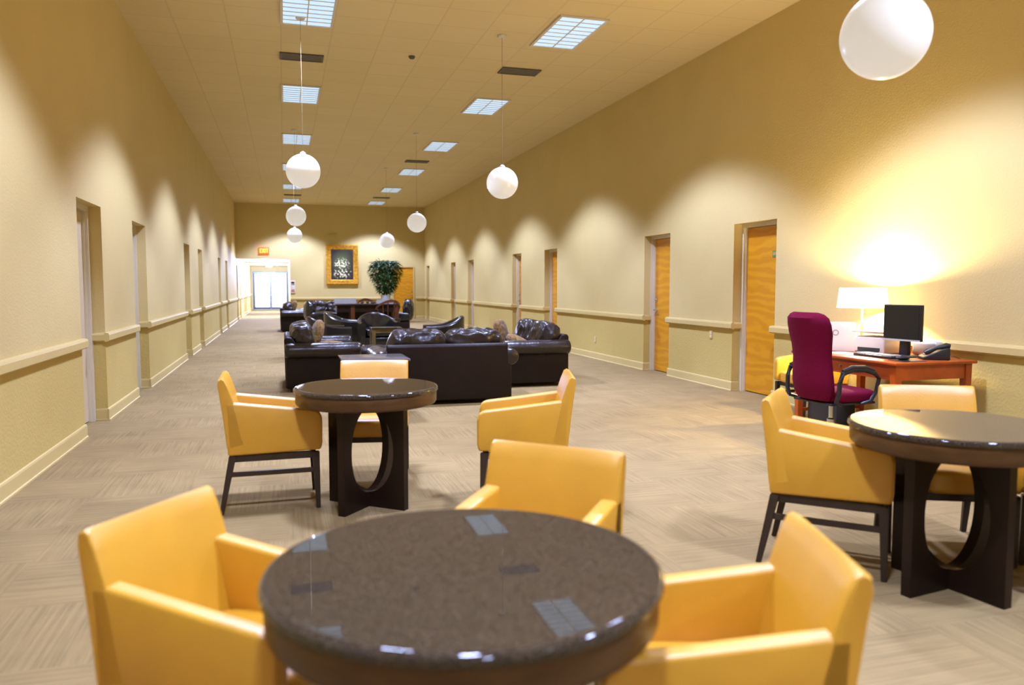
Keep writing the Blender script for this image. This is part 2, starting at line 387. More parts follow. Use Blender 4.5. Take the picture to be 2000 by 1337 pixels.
# door units in the side walls
def side_door(n, X, out, d0, d1, plate, hside, leafm='doorwood'):
    fr = bmesh.new(); xa = X + out * REV; xb = X + out * (RD - .004)
    a, b = sorted((xa, xb)); w = .05
    box(fr, a, b, d0, d0 + w, 0, DZ); box(fr, a, b, d1 - w, d1, 0, DZ); box(fr, a, b, d0 + w, d1 - w, DZ - w, DZ)
    # stop bead
    s0, s1 = sorted((xa + out * .028, xb)); box(fr, s0, s1, d1 - w - .014, d1 - w, 0, DZ - w); box(fr, s0, s1, d0 + w, d0 + w + .014, 0, DZ - w)
    root = struct('door_%d' % n, fr, 'frame')
    lf = bmesh.new(); l0, l1 = sorted((xa + out * .055, xa + out * .098)); box(lf, l0, l1, d0 + w + .004, d1 - w - .004, .012, DZ - w - .004)
    leaf = obj('door_leaf', lf, leafm, root, False)
    # recentre the leaf so that the grain sits in its own coordinates
    yh = (d1 - w - .07) if hside > 0 else (d0 + w + .045); s = -1 if hside > 0 else 1; xf = xa + out * .055
    hb = bmesh.new()
    tube(hb, [(xf, yh, .97), (xf - out * .05, yh, .97)], .011); tube(hb, [(xf - out * .05, yh - s * .012, .97), (xf - out * .052, yh + s * (.12 if hside > 0 else .07), .97)], .010)
    bmx = bmesh.new(); lathe(bmx, [(0, 0), (.033, 0), (.033, .010), (0, .012)], n=20)
    bmesh.ops.rotate(bmx, verts=bmx.verts[:], cent=(0, 0, 0), matrix=Matrix.Rotation(-out * PI / 2, 3, 'Y')); bmesh.ops.translate(bmx, verts=bmx.verts[:], vec=(xf, yh, .97))
    me = bpy.data.meshes.new('t'); bmx.to_mesh(me); bmx.free(); hb.from_mesh(me)
    obj('door_handle', hb, 'chrome', leaf)
    db = bmesh.new(); lathe(db, [(0, 0), (.030, 0), (.030, .012), (.012, .014), (.012, .03), (0, .03)], n=20)
    bmesh.ops.rotate(db, verts=db.verts[:], cent=(0, 0, 0), matrix=Matrix.Rotation(-out * PI / 2, 3, 'Y')); bmesh.ops.translate(db, verts=db.verts[:], vec=(xf, yh, 1.13))
    obj('deadbolt', db, 'chrome', leaf)
    if plate:
        pb = bmesh.new(); ym = d0 + w + .20; p0, p1 = sorted((xf - out * .006, xf)); box(pb, p0, p1, ym - .055, ym + .055, 1.70, 1.78)
        pl = obj('number_plate', pb, 'plate_green', leaf, False)
        cb = bmesh.new(); q0, q1 = sorted((xf - out * .010, xf - out * .006))
        for k in range(3): box(cb, q0, q1, ym - .038 + k * .028, ym - .020 + k * .028, 1.722, 1.758)
        obj('plate_digits', cb, 'trim', leaf, False)
    return root
M['leafpaint'] = mat('pale_door_paint', (.55, .45, .28), .5, var=(2, .03))
M['plate_green'] = mat('green_bronze_plate', (.16, .30, .12), .4, metal=.3, var=(20, .1))
n = 1
for (d0, d1) in R_DOORS[2:]:
    side_door(n, XR, 1, d0, d1, n <= 2, 1 if n in (2, 4) else -1); n += 1
for (d0, d1) in R_DOORS[:2]: side_door(n, XR, 1, d0, d1, False, -1); n += 1
for (d0, d1) in L_DOORS: side_door(n, XL, -1, d0, d1, False, -1, 'leafpaint'); n += 1

# far wall door
fr = bmesh.new(); w = .05
box(fr, FD0, FD0 + w, YF - .02, YF + .15, 0, DZ); box(fr, FD1 - w, FD1, YF - .02, YF + .15, 0, DZ); box(fr, FD0 + w, FD1 - w, YF - .02, YF + .15, DZ - w, DZ)
root = struct('door_%d' % n, fr, 'trim'); n += 1
lf = bmesh.new(); box(lf, FD0 + w, FD1 - w, YF + .03, YF + .075, .012, DZ - w - .003); leaf = obj('door_leaf', lf, 'doorwood', root, False)
hb = bmesh.new(); tube(hb, [(FD1 - .12, YF + .03, .97), (FD1 - .12, YF - .03, .97)], .012); tube(hb, [(FD1 - .11, YF - .03, .97), (FD1 - .23, YF - .03, .97)], .010); tube(hb, [(FD1 - .12, YF + .03, 1.13), (FD1 - .12, YF, 1.13)], .025)
obj('door_handle', hb, 'chrome', leaf)

# glazed exit doors at the end of the hallway
fr = bmesh.new(); x0, x1 = XL + .08, XH
box(fr, x0, x0 + .05, YD, YD + .1, 0, 2.13); box(fr, x1 - .05, x1, YD, YD + .1, 0, 2.13); box(fr, x0 + .05, x1 - .05, YD, YD + .1, 2.07, 2.13)
root = struct('door_%d' % n, fr, 'alu'); xm = (x0 + x1) / 2
for s, (a, b) in enumerate(((x0 + .05, xm - .003), (xm + .003, x1 - .05))):
    lb = bmesh.new(); box(lb, a, a + .055, YD + .03, YD + .07, .01, 2.06); box(lb, b - .055, b, YD + .03, YD + .07, .01, 2.06)
    box(lb, a + .045, b - .045, YD + .03, YD + .07, 2.0, 2.06); box(lb, a + .045, b - .045, YD + .03, YD + .07, .01, .14)
    lf = obj('door_leaf', lb, 'alu', root, False)
    gb = bmesh.new(); box(gb, a + .045, b - .045, YD + .046, YD + .054, .14, 2.0); obj('glass_pane', gb, 'glass', lf, False)
    pb = bmesh.new(); hx = (a + b) / 2; tube(pb, [(a + .1, YD + .03, 1.0), (a + .1, YD - .03, 1.0), (b - .1, YD - .03, 1.0), (b - .1, YD + .03, 1.0)], .012, 8); obj('push_bar', pb, 'chrome', lf)
bm = bmesh.new(); box(bm, -30, 30, YD + .2, YD + 60, -.15, -.02); g = struct('floor_outside', bm, 'stoneout')

# ---------------------------------------------------------------- ceiling lights (deep-cell troffers), vents
TX = (.33, 3.45); TY = [-3.12, 1.04, 5.2, 9.36, 13.52, 17.62, 21.78, 26.0, 30.2]
def troffer(label, x, y, src=None):
    if src: t = dup(src, (x, y, ZC), 0, label)
    else:
        t = thing('ceiling_light', label, 'ceiling light', (x, y, ZC), 0, 'recessed ceiling light panels')
        fb = bmesh.new(); w, l, e = .305, .60, .03
        for (a, b, c, d) in ((-w, -w + e, -l, l), (w - e, w, -l, l), (-w + e, w - e, -l, -l + e), (-w + e, w - e, l - e, l)): box(fb, a, b, c, d, -.022, -.002)
        obj('light_frame', fb, 'lightframe', t, False)
        db = bmesh.new(); box(db, -w + e, w - e, -l + e, l - e, -.012, -.004); obj('diffuser', db, 'diffuser', t, False)
        lb = bmesh.new(); box(lb, -.006, .006, -l + e, l - e, -.021, -.0125)
        for k in range(1, 8): yy = -l + e + k * (2 * l - 2 * e) / 8; box(lb, -w + e, w - e, yy - .004, yy + .004, -.021, -.0125)
        obj('louver', lb, 'lightframe', t, False)
    ld = bpy.data.lights.new('ceiling_lamp', 'SPOT'); lo = bpy.data.objects.new('ceiling_lamp', ld); C.objects.link(lo)
    lo.parent = t; lo.location = (0, 0, -.06)
    ld.energy = TROFFER_W; ld.color = TROFFER_COL; ld.spot_size = math.radians(114); ld.spot_blend = .32; ld.shadow_soft_size = .22
    return t
ORD = ['behind the viewer', 'overhead', 'nearest', 'second nearest', 'third nearest', 'fourth nearest', 'fifth nearest', 'sixth nearest', 'farthest']
ORD = ['behind the viewer', 'above the front table', 'just above the frame', 'nearest', 'second nearest', 'third nearest', 'fourth nearest', 'fifth nearest', 'farthest']
t0 = None
for j, x in enumerate(TX):
    for i, y in enumerate(TY):
        side = ('left', 'right')[j]
        t = troffer('bluish white rectangular ceiling light panel, %s in the %s row' % (ORD[i], side), x, y, t0); t0 = t0 or t
def vent(label, x, y, w, l, src=None):
    if src: return dup(src, (x, y, ZC), 0, label)
    t = thing('ceiling_vent', label, 'vent', (x, y, ZC), 0, 'dark square air vents in the ceiling')
    fb = bmesh.new()
    for (a, b, c, d) in ((-w, -w + .03, -l, l), (w - .03, w, -l, l), (-w + .03, w - .03, -l, -l + .03), (-w + .03, w - .03, l - .03, l)): box(fb, a, b, c, d, -.02, -.002)
    obj('vent_frame', fb, 'vent', t, False)
    sb = bmesh.new()
    for k in range(8): yy = -l + .05 + k * (2 * l - .1) / 7; box(sb, -w + .03, w - .03, yy - .012, yy + .012, -.016, -.004)
    obj('vent_slats', sb, 'vent', t, False); return t
v0 = vent('dark grey air vent behind the nearest left ceiling light', .30, 11.35, .29, .16)
vent('dark grey air vent behind the nearest right ceiling light', 3.38, 11.2, 0, 0, v0)
vent('dark grey air vent behind the third right ceiling light', 3.3, 19.9, 0, 0, v0)
vent('dark grey air vent far down the left row of ceiling lights', .36, 28.4, 0, 0, v0)
vent('dark grey air vent far down the right row of ceiling lights', 3.42, 28.4, 0, 0, v0)
bm = bmesh.new(); lathe(bm, [(0, -.035), (.03, -.035), (.045, -.012), (.045, 0), (0, 0)], (1.75, 10.9, ZC - .001), 20)
tag(obj('sprinkler_head', bm, 'vent'), 'small dark disc on the ceiling tiles midway between the two near vents', 'sprinkler')

# ---------------------------------------------------------------- hanging globes
g0 = None
GL = [(2.735, 3.12, 2.53, 'large white globe pendant nearest the camera at upper right'), (2.70, 9.7, 2.66, 'white globe pendant hanging before the right wall, second nearest of the right row'),
      (2.69, 16.3, 2.66, 'white globe pendant third in the right row, near the far right corner'), (2.70, 21.3, 2.56, 'white globe pendant farthest in the right row, above the tall plant'),
      (.25, 9.7, 2.71, 'white globe pendant nearest of the left row'), (.27, 16.6, 2.76, 'white globe pendant of the left row, upper of the two small ones'), (.31, 22.0, 2.70, 'white globe pendant of the left row, lowest and farthest')]
for (x, y, z, lab) in GL:
    if g0 is None:
        t = g0 = thing('globe_pendant', lab, 'pendant light', (x, y, z), 0, 'white globe pendants')
        bm = bmesh.new(); bmesh.ops.create_uvsphere(bm, u_segments=48, v_segments=28, radius=.2); obj('globe', bm, 'globe', t)
        bm = bmesh.new(); lathe(bm, [(0, .198), (.035, .194), (.035, .212), (.01, .23), (0, .23)]); obj('cap', bm, 'lightframe', t)
    else: t = dup(g0, (x, y, z), 0, lab)
    bm = bmesh.new(); tube(bm, [(0, 0, .23), (0, 0, ZC - z - .02)], .0022, 6); obj('stem', bm, 'stem', t)
    bm = bmesh.new(); lathe(bm, [(0, -.03), (.05, -.028), (.06, -.004), (0, -.003)], (0, 0, ZC - z), 20); obj('canopy', bm, 'lightframe', t)

# ---------------------------------------------------------------- yellow armchairs
def make_chair(label, loc, rot):
    t = thing('yellow_armchair', label, 'chair', loc, rot, 'yellow leather armchairs')
    hw = .244
    for s in (-1, 1):
        bm = bmesh.new(); a, b = sorted((s * hw, s * (hw - .062)))
        prism(bm, [(-.30, .352), (.235, .362), (.245, .40), (.246, .555), (.232, .592), (.20, .608), (.05, .626), (-.26, .668), (-.315, .672)], a, b, 'x', .014, 3)
        obj('armrest', bm, 'leather_y', t)
    bm = bmesh.new(); n = 10
    # backrest: rounded, slightly dished sheet with thickness
    prof_out = [(-.308, .355), (-.320, .50), (-.336, .64), (-.352, .76), (-.352, .795)]
    pts = [(-.306, .40), (-.322, .56), (-.337, .68), (-.350, .775), (-.344, .806), (-.326, .815), (-.308, .806), (-.288, .76), (-.262, .68), (-.236, .58), (-.215, .47), (-.20, .42)]
    xs = [-hw, -hw + .004, -hw + .016, -hw + .05, -.12, 0, .12, hw - .05, hw - .016, hw - .004, hw]
    rings = []
    cy, cz = -.28, .62
    for i, x in enumerate(xs):
        k = {0: .80, 1: .93, 2: .985}.get(min(i, len(xs) - 1 - i), 1.0); dish = .012 * (1 - (x / hw) ** 2)
        ring = []
        for j, (y, z) in enumerate(pts):
            yy = y - (dish if j > 5 else 0)
            # shrink thickness towards the ends, about the sheet's own middle line
            my = -.265 - (z - .42) * .17; yy2 = my + (yy - my) * k; zz = z - (1 - k) * (.03 if z > .7 else 0)
            ring.append(bm.verts.new((x, yy2, zz)))
        rings.append(ring)
    fs = []
    for a, b in zip(rings, rings[1:]):
        for j in range(len(pts)): fs.append(bm.faces.new((a[j], a[(j + 1) % len(pts)], b[(j + 1) % len(pts)], b[j])))
    fs += [bm.faces.new(rings[0]), bm.faces.new(rings[-1][::-1])]; bmesh.ops.recalc_face_normals(bm, faces=fs)
    obj('backrest', bm, 'leather_y', t)
    bm = puff((0, 0, .405), (.188, .232, .062), k=7, n=10, wr=.002, seed=1); obj('seat', bm, 'leather_y', t)
    bm = bmesh.new(); e = .19
    box(bm, -.225, -.2, -.28, .205, .312, .352); box(bm, .2, .225, -.28, .205, .312, .352); box(bm, -.2, .2, .18, .205, .312, .352); box(bm, -.2, .2, -.28, -.255, .312, .352)
    obj('seat_frame', bm, 'legwood', t, False)
    for sx in (-1, 1):
        for y0, y1 in ((.205, .215), (-.275, -.345)):
            bm = bmesh.new(); taper_leg(bm, (sx * .222, y0, .35), (sx * .228, y1, 0), .042, .026); obj('leg', bm, 'legwood', t)
    for sx in (-1, 1):
        bm = bmesh.new(); box(bm, sx * .224 - .009, sx * .224 + .009, -.295, .205, .225, .252); obj('stretcher', bm, 'legwood', t, False)
    return t
CH = [((-.10, 2.10), -124, 'yellow leather armchair left of the large front table, facing right'),
      ((.92, 1.62), 72, 'yellow leather armchair right of the large front table, facing left'),
      ((.66, 2.25), 137, 'yellow leather armchair tucked behind the front table, pale shine on its backrest'),
      ((-.04, 5.08), -89, 'yellow leather armchair standing left of the middle round table'),
      ((1.40, 4.68), 74, 'yellow leather armchair pulled away right of the middle round table'),
      ((.57, 5.42), 170, 'yellow leather armchair behind the middle round table, before the loveseats'),
      ((2.63, 3.20), -134, 'yellow leather armchair left of the right-hand round table'),
      ((3.24, 3.15), 156, 'yellow leather armchair behind the right-hand round table, before the desk'),
      ((3.46, 2.57), 52, 'yellow leather armchair cut off by the right edge of the frame'),
      ((5.21, 6.88), 90, 'yellow leather armchair against the wall behind the magenta office chair')]
c0 = None
for (xy, r, lab) in CH:
    if c0 is None: c0 = make_chair(lab, (*xy, 0), r)
    else: dup(c0, (*xy, 0), r, lab)
for o in [o for o in bpy.data.objects if o.name in ('yellow_armchair', 'yellow_armchair.001')]: o.scale = (.94, .94, .94)

# ---------------------------------------------------------------- round tables
def make_table(label, loc, rot):
    t = thing('round_table', label, 'table', loc, rot, 'round granite-topped tables')
    R = .438
    bm = bmesh.new(); lathe(bm, [(0, .719), (R - .012, .719), (R - .003, .722), (R, .729), (R - .002, .738), (R - .008, .744), (R - .014, .7458), (R - .016, .746), (R - .024, .746), (0, .746)], n=96); obj('tabletop', bm, 'granite', t)
    bm = bmesh.new(); lathe(bm, [(0, .64), (R - .03, .64), (R - .018, .645), (R - .012, .655), (R - .010, .705), (R - .014, .7185), (0, .7185)], n=96); obj('apron', bm, 'apron', t)
    for q in (0, 1):
        bm = bmesh.new(); hw, zb, zt = .275, 0.0, .64; a, b, cz, th = .20, .262, .352, .024; N = 64
        def P(x, z, y): return (x, y, z) if q == 0 else (-y, x, z)
        fr, bk, fo, bo = [], [], [], []
        for i in range(N):
            an = 2 * PI * i / N; c, s = math.cos(an), math.sin(an)
            ex, ez = a * math.copysign(abs(c) ** .95, c), cz + b * math.copysign(abs(s) ** .95, s)
            k = min(hw / abs(c) if abs(c) > 1e-6 else 9, ((zt - cz) if s > 0 else (cz - zb)) / abs(s) if abs(s) > 1e-6 else 9)
            ox, oz = c * k, cz + s * k
            fr.append(bm.verts.new(P(ex, ez, -th))); bk.append(bm.verts.new(P(ex, ez, th))); fo.append(bm.verts.new(P(ox, oz, -th))); bo.append(bm.verts.new(P(ox, oz, th)))
        # make the rectangle's corners exact
        for i, (cx, cz_) in enumerate(((hw, zt), (-hw, zt), (-hw, zb), (hw, zb))):
            tgt = Vector(P(cx, cz_, -th)); v = min(fo, key=lambda v: (v.co - tgt).length); v.co = tgt
            tgt = Vector(P(cx, cz_, th)); v = min(bo, key=lambda v: (v.co - tgt).length); v.co = tgt
        fs = []
        for i in range(N):
            j = (i + 1) % N
            fs += [bm.faces.new((fr[i], fr[j], fo[j], fo[i])), bm.faces.new((bk[j], bk[i], bo[i], bo[j])), bm.faces.new((fo[i], fo[j], bo[j], bo[i])), bm.faces.new((fr[j], fr[i], bk[i], bk[j]))]
        bmesh.ops.recalc_face_normals(bm, faces=fs); obj('base_panel', bm, 'basewood', t)
    return t
T0 = make_table('large foreground round table with dark speckled top, nearest the camera', (.372, 1.655, 0), 52)
dup(T0, (.478, 4.83, 0), 50, 'middle round table with dark glossy top and oval cutout pedestal')
dup(T0, (2.86, 2.76, 0), 9, 'right-hand round table with dark glossy top, cut by the frame edge')

# ---------------------------------------------------------------- leather loveseats
def make_sofa(label, loc, rot, pillows=True):
    t = thing('leather_loveseat', label, 'sofa', loc, rot, 'dark brown leather loveseats')
    hw = .70; D = .47           # half width inside the rolls, half depth
    bm = rbox(-hw, hw, -D + .02, D - .06, .05, .30, .02); obj('base', bm, 'leather_flat', t)
    bm = bmesh.new(); prism(bm, [(-D, .05), (-D + .17, .05), (-D + .15, .60), (-D + .09, .69), (-D + .02, .70), (-D - .01, .67)], -hw, hw, 'x', .015, 3); obj('back_frame', bm, 'leather_flat', t)
    for s in (-1, 1):
        bm = bmesh.new(); a, b = sorted((s * (hw - .10), s * (hw + .05)))
        prism(bm, [(-D + .01, .05), (D, .05), (D, .56), (-D + .01, .56)], a, b, 'x', .02, 3)
        ar = obj('armrest', bm, 'leather_flat', t)
        bm = bmesh.new(); cx, cz, r = s * (hw + .0), .53, .098; N = 22; rings = []
        ys = [-D + .0, -D + .01, -D + .03] + [-D + .03 + (2 * D - .06) * k / 18 for k in range(1, 18)] + [D - .03, D - .01, D + .0]
        for y in ys:
            e = min(y + D, D - y); k = 1 if e > .029 else (.93 if e > .009 else .80); u = (y + D) / (2 * D)
            for ss in (.33, .67): k *= 1 - .05 * math.exp(-((u - ss) / .012) ** 2)
            k *= 1 + .03 * math.sin(u * 3 * PI) ** 2
            rings.append([bm.verts.new((cx + s * .03 + 1.12 * r * k * math.cos(2 * PI * i / N), y, cz + r * k * math.sin(2 * PI * i / N))) for i in range(N)])
        fs = [bm.faces.new((p[i], p[(i + 1) % N], q[(i + 1) % N], q[i])) for p, q in zip(rings, rings[1:]) for i in range(N)]
        fs += [bm.faces.new(rings[0]), bm.faces.new(rings[-1][::-1])]; bmesh.ops.recalc_face_normals(bm, faces=fs)
        obj('arm_roll', bm, 'leather_d', ar)
    for s in (-1, 1):
        bm = puff((s * .30, .07, .385), (.295, .37, .095), k=5, n=12, wr=.008, seed=3 + s); obj('seat_cushion', bm, 'leather_d', t)
    for s in (-1, 1):
        bm = puff((s * .335, -.235, .64), (.348, .145, .215), k=3.6, n=26, wr=.026, seed=7 + s, rot=Matrix.Rotation(.22, 3, 'X'), wf=8); obj('back_cushion', bm, 'leather_d', t)
    for sx in (-1, 1):
        for y in (-D + .08, D - .08):
            bm = bmesh.new(); lathe(bm, [(0, 0), (.022, 0), (.032, .05), (0, .05)], (sx * (hw - .04), y, 0), 16); obj('foot', bm, 'foot', t)
    return t
S0 = make_sofa('dark brown leather loveseat seen from behind, in the middle', (1.79, 9.17, 0), 0)
dup(S0, (.47, 10.98, 0), -90, 'dark brown leather loveseat beside the left aisle, facing right')
dup(S0, (3.24, 10.68, 0), 90, 'dark brown leather loveseat facing left, nearest the right wall')
dup(S0, (.36, 24.4, 0), -90, 'distant dark leather loveseat at the aisle, facing right')
dup(S0, (1.35, 25.9, 0), 180, 'distant dark leather loveseat facing the camera behind the far group')

def pillow(label, loc, s, rx, ry, rz, seed):
    R = Matrix.Rotation(math.radians(rz), 3, 'Z') @ Matrix.Rotation(math.radians(ry), 3, 'Y') @ Matrix.Rotation(math.radians(rx), 3, 'X')
    bm = puff((0, 0, 0), s, k=3.2, n=14, wr=.012, seed=seed, rot=R, pinch=.45, wf=14)
    o = obj('throw_pillow', bm, 'fur'); o.location = loc; tag(o, label, 'pillow', 'brown fuzzy throw pillows'); return o
pillow('brown fuzzy pillow leaning on the back of the left loveseat', (.42, 11.05, .68), (.21, .075, .21), -16, 0, -85, 2)
pillow('brown fuzzy pillow lying flat on the left loveseat seat', (.66, 10.75, .545), (.2, .065, .2), 82, 0, -70, 3)
pillow('brown fuzzy pillow upright at the far end of the right loveseat', (3.10, 11.20, .66), (.2, .08, .2), -14, 0, 60, 4)
pillow('brown fuzzy pillow lying on the right loveseat behind its near arm', (3.16, 10.46, .56), (.2, .075, .2), -62, 0, 80, 5)
pillow('small brown pillow on the distant aisle loveseat', (.28, 24.5, .72), (.19, .08, .19), -16, 0, -85, 6)

# ---------------------------------------------------------------- black tub chairs
def make_tub(label, loc, rot):
    t = thing('tub_chair', label, 'chair', loc, rot, 'black leather tub chairs')
    R, TH = .33, .085
    path = []
    for k in range(4): path.append((-R, .34 - k * .085, (-1, 0)))
    for k in range(19):
        an = PI + PI * k / 18; path.append((R * math.cos(an), R * math.sin(an), (math.cos(an), math.sin(an))))
    for k in range(4): path.append((R, .085 + k * .085, (1, 0)))
    bm = bmesh.new(); rings = []
    for i, (x, y, nn) in enumerate(path):
        u = abs(i - (len(path) - 1) / 2) / ((len(path) - 1) / 2)      # 0 at the back, 1 at the arm fronts
        zt = .60 + .19 * (0.5 + 0.5 * math.cos(PI * min(1, u * 1.08))) ** 1.2
        o = .10 if u > .999 else 0
        sec = [(-.01, .14), (TH, .14), (TH + .005, zt - .10), (TH + .005, zt - .03), (TH - .02, zt - .004), (TH / 2, zt), (.005, zt - .012), (-.012, zt - .05), (-.012, .38)]
        rings.append([bm.verts.new((x + nn[0] * d, y + nn[1] * d, z)) for d, z in sec])
    fs = []
    for a, b in zip(rings, rings[1:]):
        for j in range(len(a)): fs.append(bm.faces.new((a[j], a[(j + 1) % len(a)], b[(j + 1) % len(a)], b[j])))
    fs += [bm.faces.new(rings[0]), bm.faces.new(rings[-1][::-1])]; bmesh.ops.recalc_face_normals(bm, faces=fs)
    obj('backrest', bm, 'leather_b', t)
    bm = puff((0, .03, .38), (.315, .325, .09), k=5, n=10, wr=.004, seed=9); obj('seat_cushion', bm, 'leather_b', t)
    bm = rbox(-.33, .33, -.28, .33, .12, .28, .02); obj('seat_base', bm, 'leather_b', t)
    for sx in (-1, 1):
        for y in (-.24, .29):
            bm = bmesh.new(); taper_leg(bm, (sx * .3, y, .13), (sx * .3, y, 0), .045, .032); obj('leg', bm, 'foot', t)
    return t
B0 = make_tub('black tub chair facing the camera, behind the small side table', (1.88, 16.6, 0), 186)
dup(B0, (.80, 14.9, 0), -84, 'black tub chair facing right, directly behind the left loveseat')
dup(B0, (2.88, 14.6, 0), 84, 'black tub chair standing alone on the right, facing left')
dup(B0, (1.24, 17.4, 0), -100, 'black tub chair half hidden behind the side table group on the left')

# small side table
t = thing('side_table', 'small olive brown wooden side table before the middle tub chair', 'side table', (1.87, 15.1, 0), 0)
bm = rbox(-.29, .29, -.25, .25, .535, .56, .006); obj('tabletop', bm, 'leather_b', t)
bm = bmesh.new(); box(bm, -.27, .27, -.23, -.21, .46, .535); box(bm, -.27, .27, .21, .23, .46, .535); box(bm, -.27, -.25, -.21, .21, .46, .535); box(bm, .25, .27, -.21, .21, .46, .535); obj('apron', bm, 'olive_wood', t, False)
for sx in (-1, 1):
    for sy in (-1, 1):
        bm = bmesh.new(); taper_leg(bm, (sx * .25, sy * .21, .535), (sx * .25, sy * .21, 0), .06, .06); obj('leg', bm, 'olive_wood', t)

# square end table behind the middle loveseat
t = thing('end_table', 'square end table', 'end table', (.88, 8.17, 0), 0)
t['label'] = 'square end table with glossy top greyed for reflection between yellow chair and middle loveseat'
bm = rbox(-.34, .34, -.32, .32, .595, .62, .006); obj('tabletop', bm, 'reflect_top', t)
bm = bmesh.new(); box(bm, -.31, .31, -.29, -.27, .53, .595); box(bm, -.31, .31, .27, .29, .53, .595); box(bm, -.31, -.29, -.27, .27, .53, .595); box(bm, .29, .31, -.27, .27, .53, .595); obj('apron', bm, 'basewood', t, False)
for sx in (-1, 1):
    for sy in (-1, 1):
        bm = bmesh.new(); taper_leg(bm, (sx * .28, sy * .26, .595), (sx * .28, sy * .26, 0), .05, .04); obj('leg', bm, 'basewood', t)

# ottoman between the loveseats
t = thing('ottoman', 'low round brown leather ottoman between the left and middle loveseats', 'ottoman', (1.36, 12.3, 0), 0)
bm = puff((0, 0, .30), (.30, .30, .13), k=2.6, n=12, wr=.006, seed=12); obj('cushion', bm, 'leather_flat', t)
bm = bmesh.new(); lathe(bm, [(0, .05), (.27, .05), (.28, .07), (.28, .24), (0, .24)], n=40); obj('base', bm, 'leather_flat', t)
for k in range(4):
    bm = bmesh.new(); a = PI / 4 + k * PI / 2; lathe(bm, [(0, 0), (.018, 0), (.024, .055), (0, .055)], (.2 * math.cos(a), .2 * math.sin(a), 0), 12); obj('foot', bm, 'foot', t)

# ---------------------------------------------------------------- far group: game table, chairs, recliner
t = thing('game_table', 'long dark wooden table with a raised rim, far in the middle', 'table', (1.98, 19.9, 0), 0)
bm = rbox(-.78, .80, -.42, .42, .86, .90, .008); obj('tabletop', bm, 'basewood', t)
bm = bmesh.new(); box(bm, -.74, .76, -.38, -.35, .70, .86); box(bm, -.74, .76, .35, .38, .70, .86); box(bm, -.74, -.71, -.35, .35, .70, .86); box(bm, .73, .76, -.35, .35, .70, .86); obj('apron', bm, 'basewood', t, False)
bm = bmesh.new(); box(bm, -.70, .70, .30, .33, .12, .86); obj('modesty_panel', bm, 'basewood', t, False)
for x in (-.36, .72):
    for y in (-.34, .34):
        bm = bmesh.new(); taper_leg(bm, (x, y, .86), (x, y, 0), .10, .085); obj('leg', bm, 'redwood', t)
bm = bmesh.new(); box(bm, -.76, -.22, .30, .33, .90, 1.03); o = obj('rim_panel', bm, 'grey', t, False, 'grey upright panel')
bm = bmesh.new(); box(bm, .30, .74, .30, .33, .90, .99); o = obj('rim_panel', bm, 'grey', t, False, 'grey upright panel')
for i, (x, y, w_, h) in enumerate(((-.10, -.05, .05, .05), (.02, -.1, .035, .06), (.16, -.02, .06, .04))):
    bm = bmesh.new(); lathe(bm, [(0, 0), (w_ * .6, 0), (w_ * .9, h * .5), (w_, h), (w_ * .85, h), (w_ * .5, h * .25), (0, h * .22)], n=20)
    o = obj('bowl', bm, 'chrome'); o.location = (1.98 + x, 19.9 + y, .9005)
    tag(o, ('shiny bowl left of the others on the dark wooden table', 'small shiny bowl between two others on the dark wooden table', 'wide shiny bowl right of the others on the dark wooden table')[i], 'bowl', 'bowls on the dark table')

def make_woodchair(label, loc, rot):
    t = thing('wooden_armchair', label, 'chair', loc, rot, 'wooden captain chairs at the far table')
    bm = bmesh.new(); pts = []
    N = 22; A, Bq = [], []
    rings = []
    for k in range(N + 1):
        an = PI + PI * k / N; c, s = math.cos(an), math.sin(an); u = abs(k / N - .5) * 2
        z = 1.02 - .22 * u ** 1.6; h = .07 - .035 * u; r0, r1 = .27, .31
        y = .24 * s * 1.1 + (.0)
        rings.append([bm.verts.new((c * r0, s * r0, z - h)), bm.verts.new((c * r1, s * r1, z - h)), bm.verts.new((c * r1, s * r1, z)), bm.verts.new((c * r0, s * r0, z))])
    fs = [bm.faces.new((p[i], p[(i + 1) % 4], q[(i + 1) % 4], q[i])) for p, q in zip(rings, rings[1:]) for i in range(4)]
    fs += [bm.faces.new(rings[0]), bm.faces.new(rings[-1][::-1])]; bmesh.ops.recalc_face_normals(bm, faces=fs)
    obj('top_rail', bm, 'redwood', t)
    bm = rbox(-.26, .26, -.24, .28, .50, .56, .02); obj('seat', bm, 'leather_b', t)
    for k in (2, 6, 9, 13, 16, 20):
        an = PI + PI * k / 22; u = abs(k / 22 - .5) * 2
        bm = bmesh.new(); tube(bm, [(.25 * math.cos(an), .24 * math.sin(an), .54), (.285 * math.cos(an), .285 * math.sin(an), 1.02 - .22 * u ** 1.6 - .03)], .013, 8); obj('spindle', bm, 'redwood', t)
    for sx in (-1, 1):
        for y in (-.2, .24):
            bm = bmesh.new(); taper_leg(bm, (sx * .22, y, .51), (sx * .25, y * 1.15, 0), .045, .032); obj('leg', bm, 'redwood', t)
    return t
W0 = make_woodchair('brown wooden chair with curved top rail behind the dark table, left one', (2.10, 20.75, 0), 184)
dup(W0, (2.42, 19.15, 0), 12, 'brown wooden chair with curved top rail tucked at the dark table front')

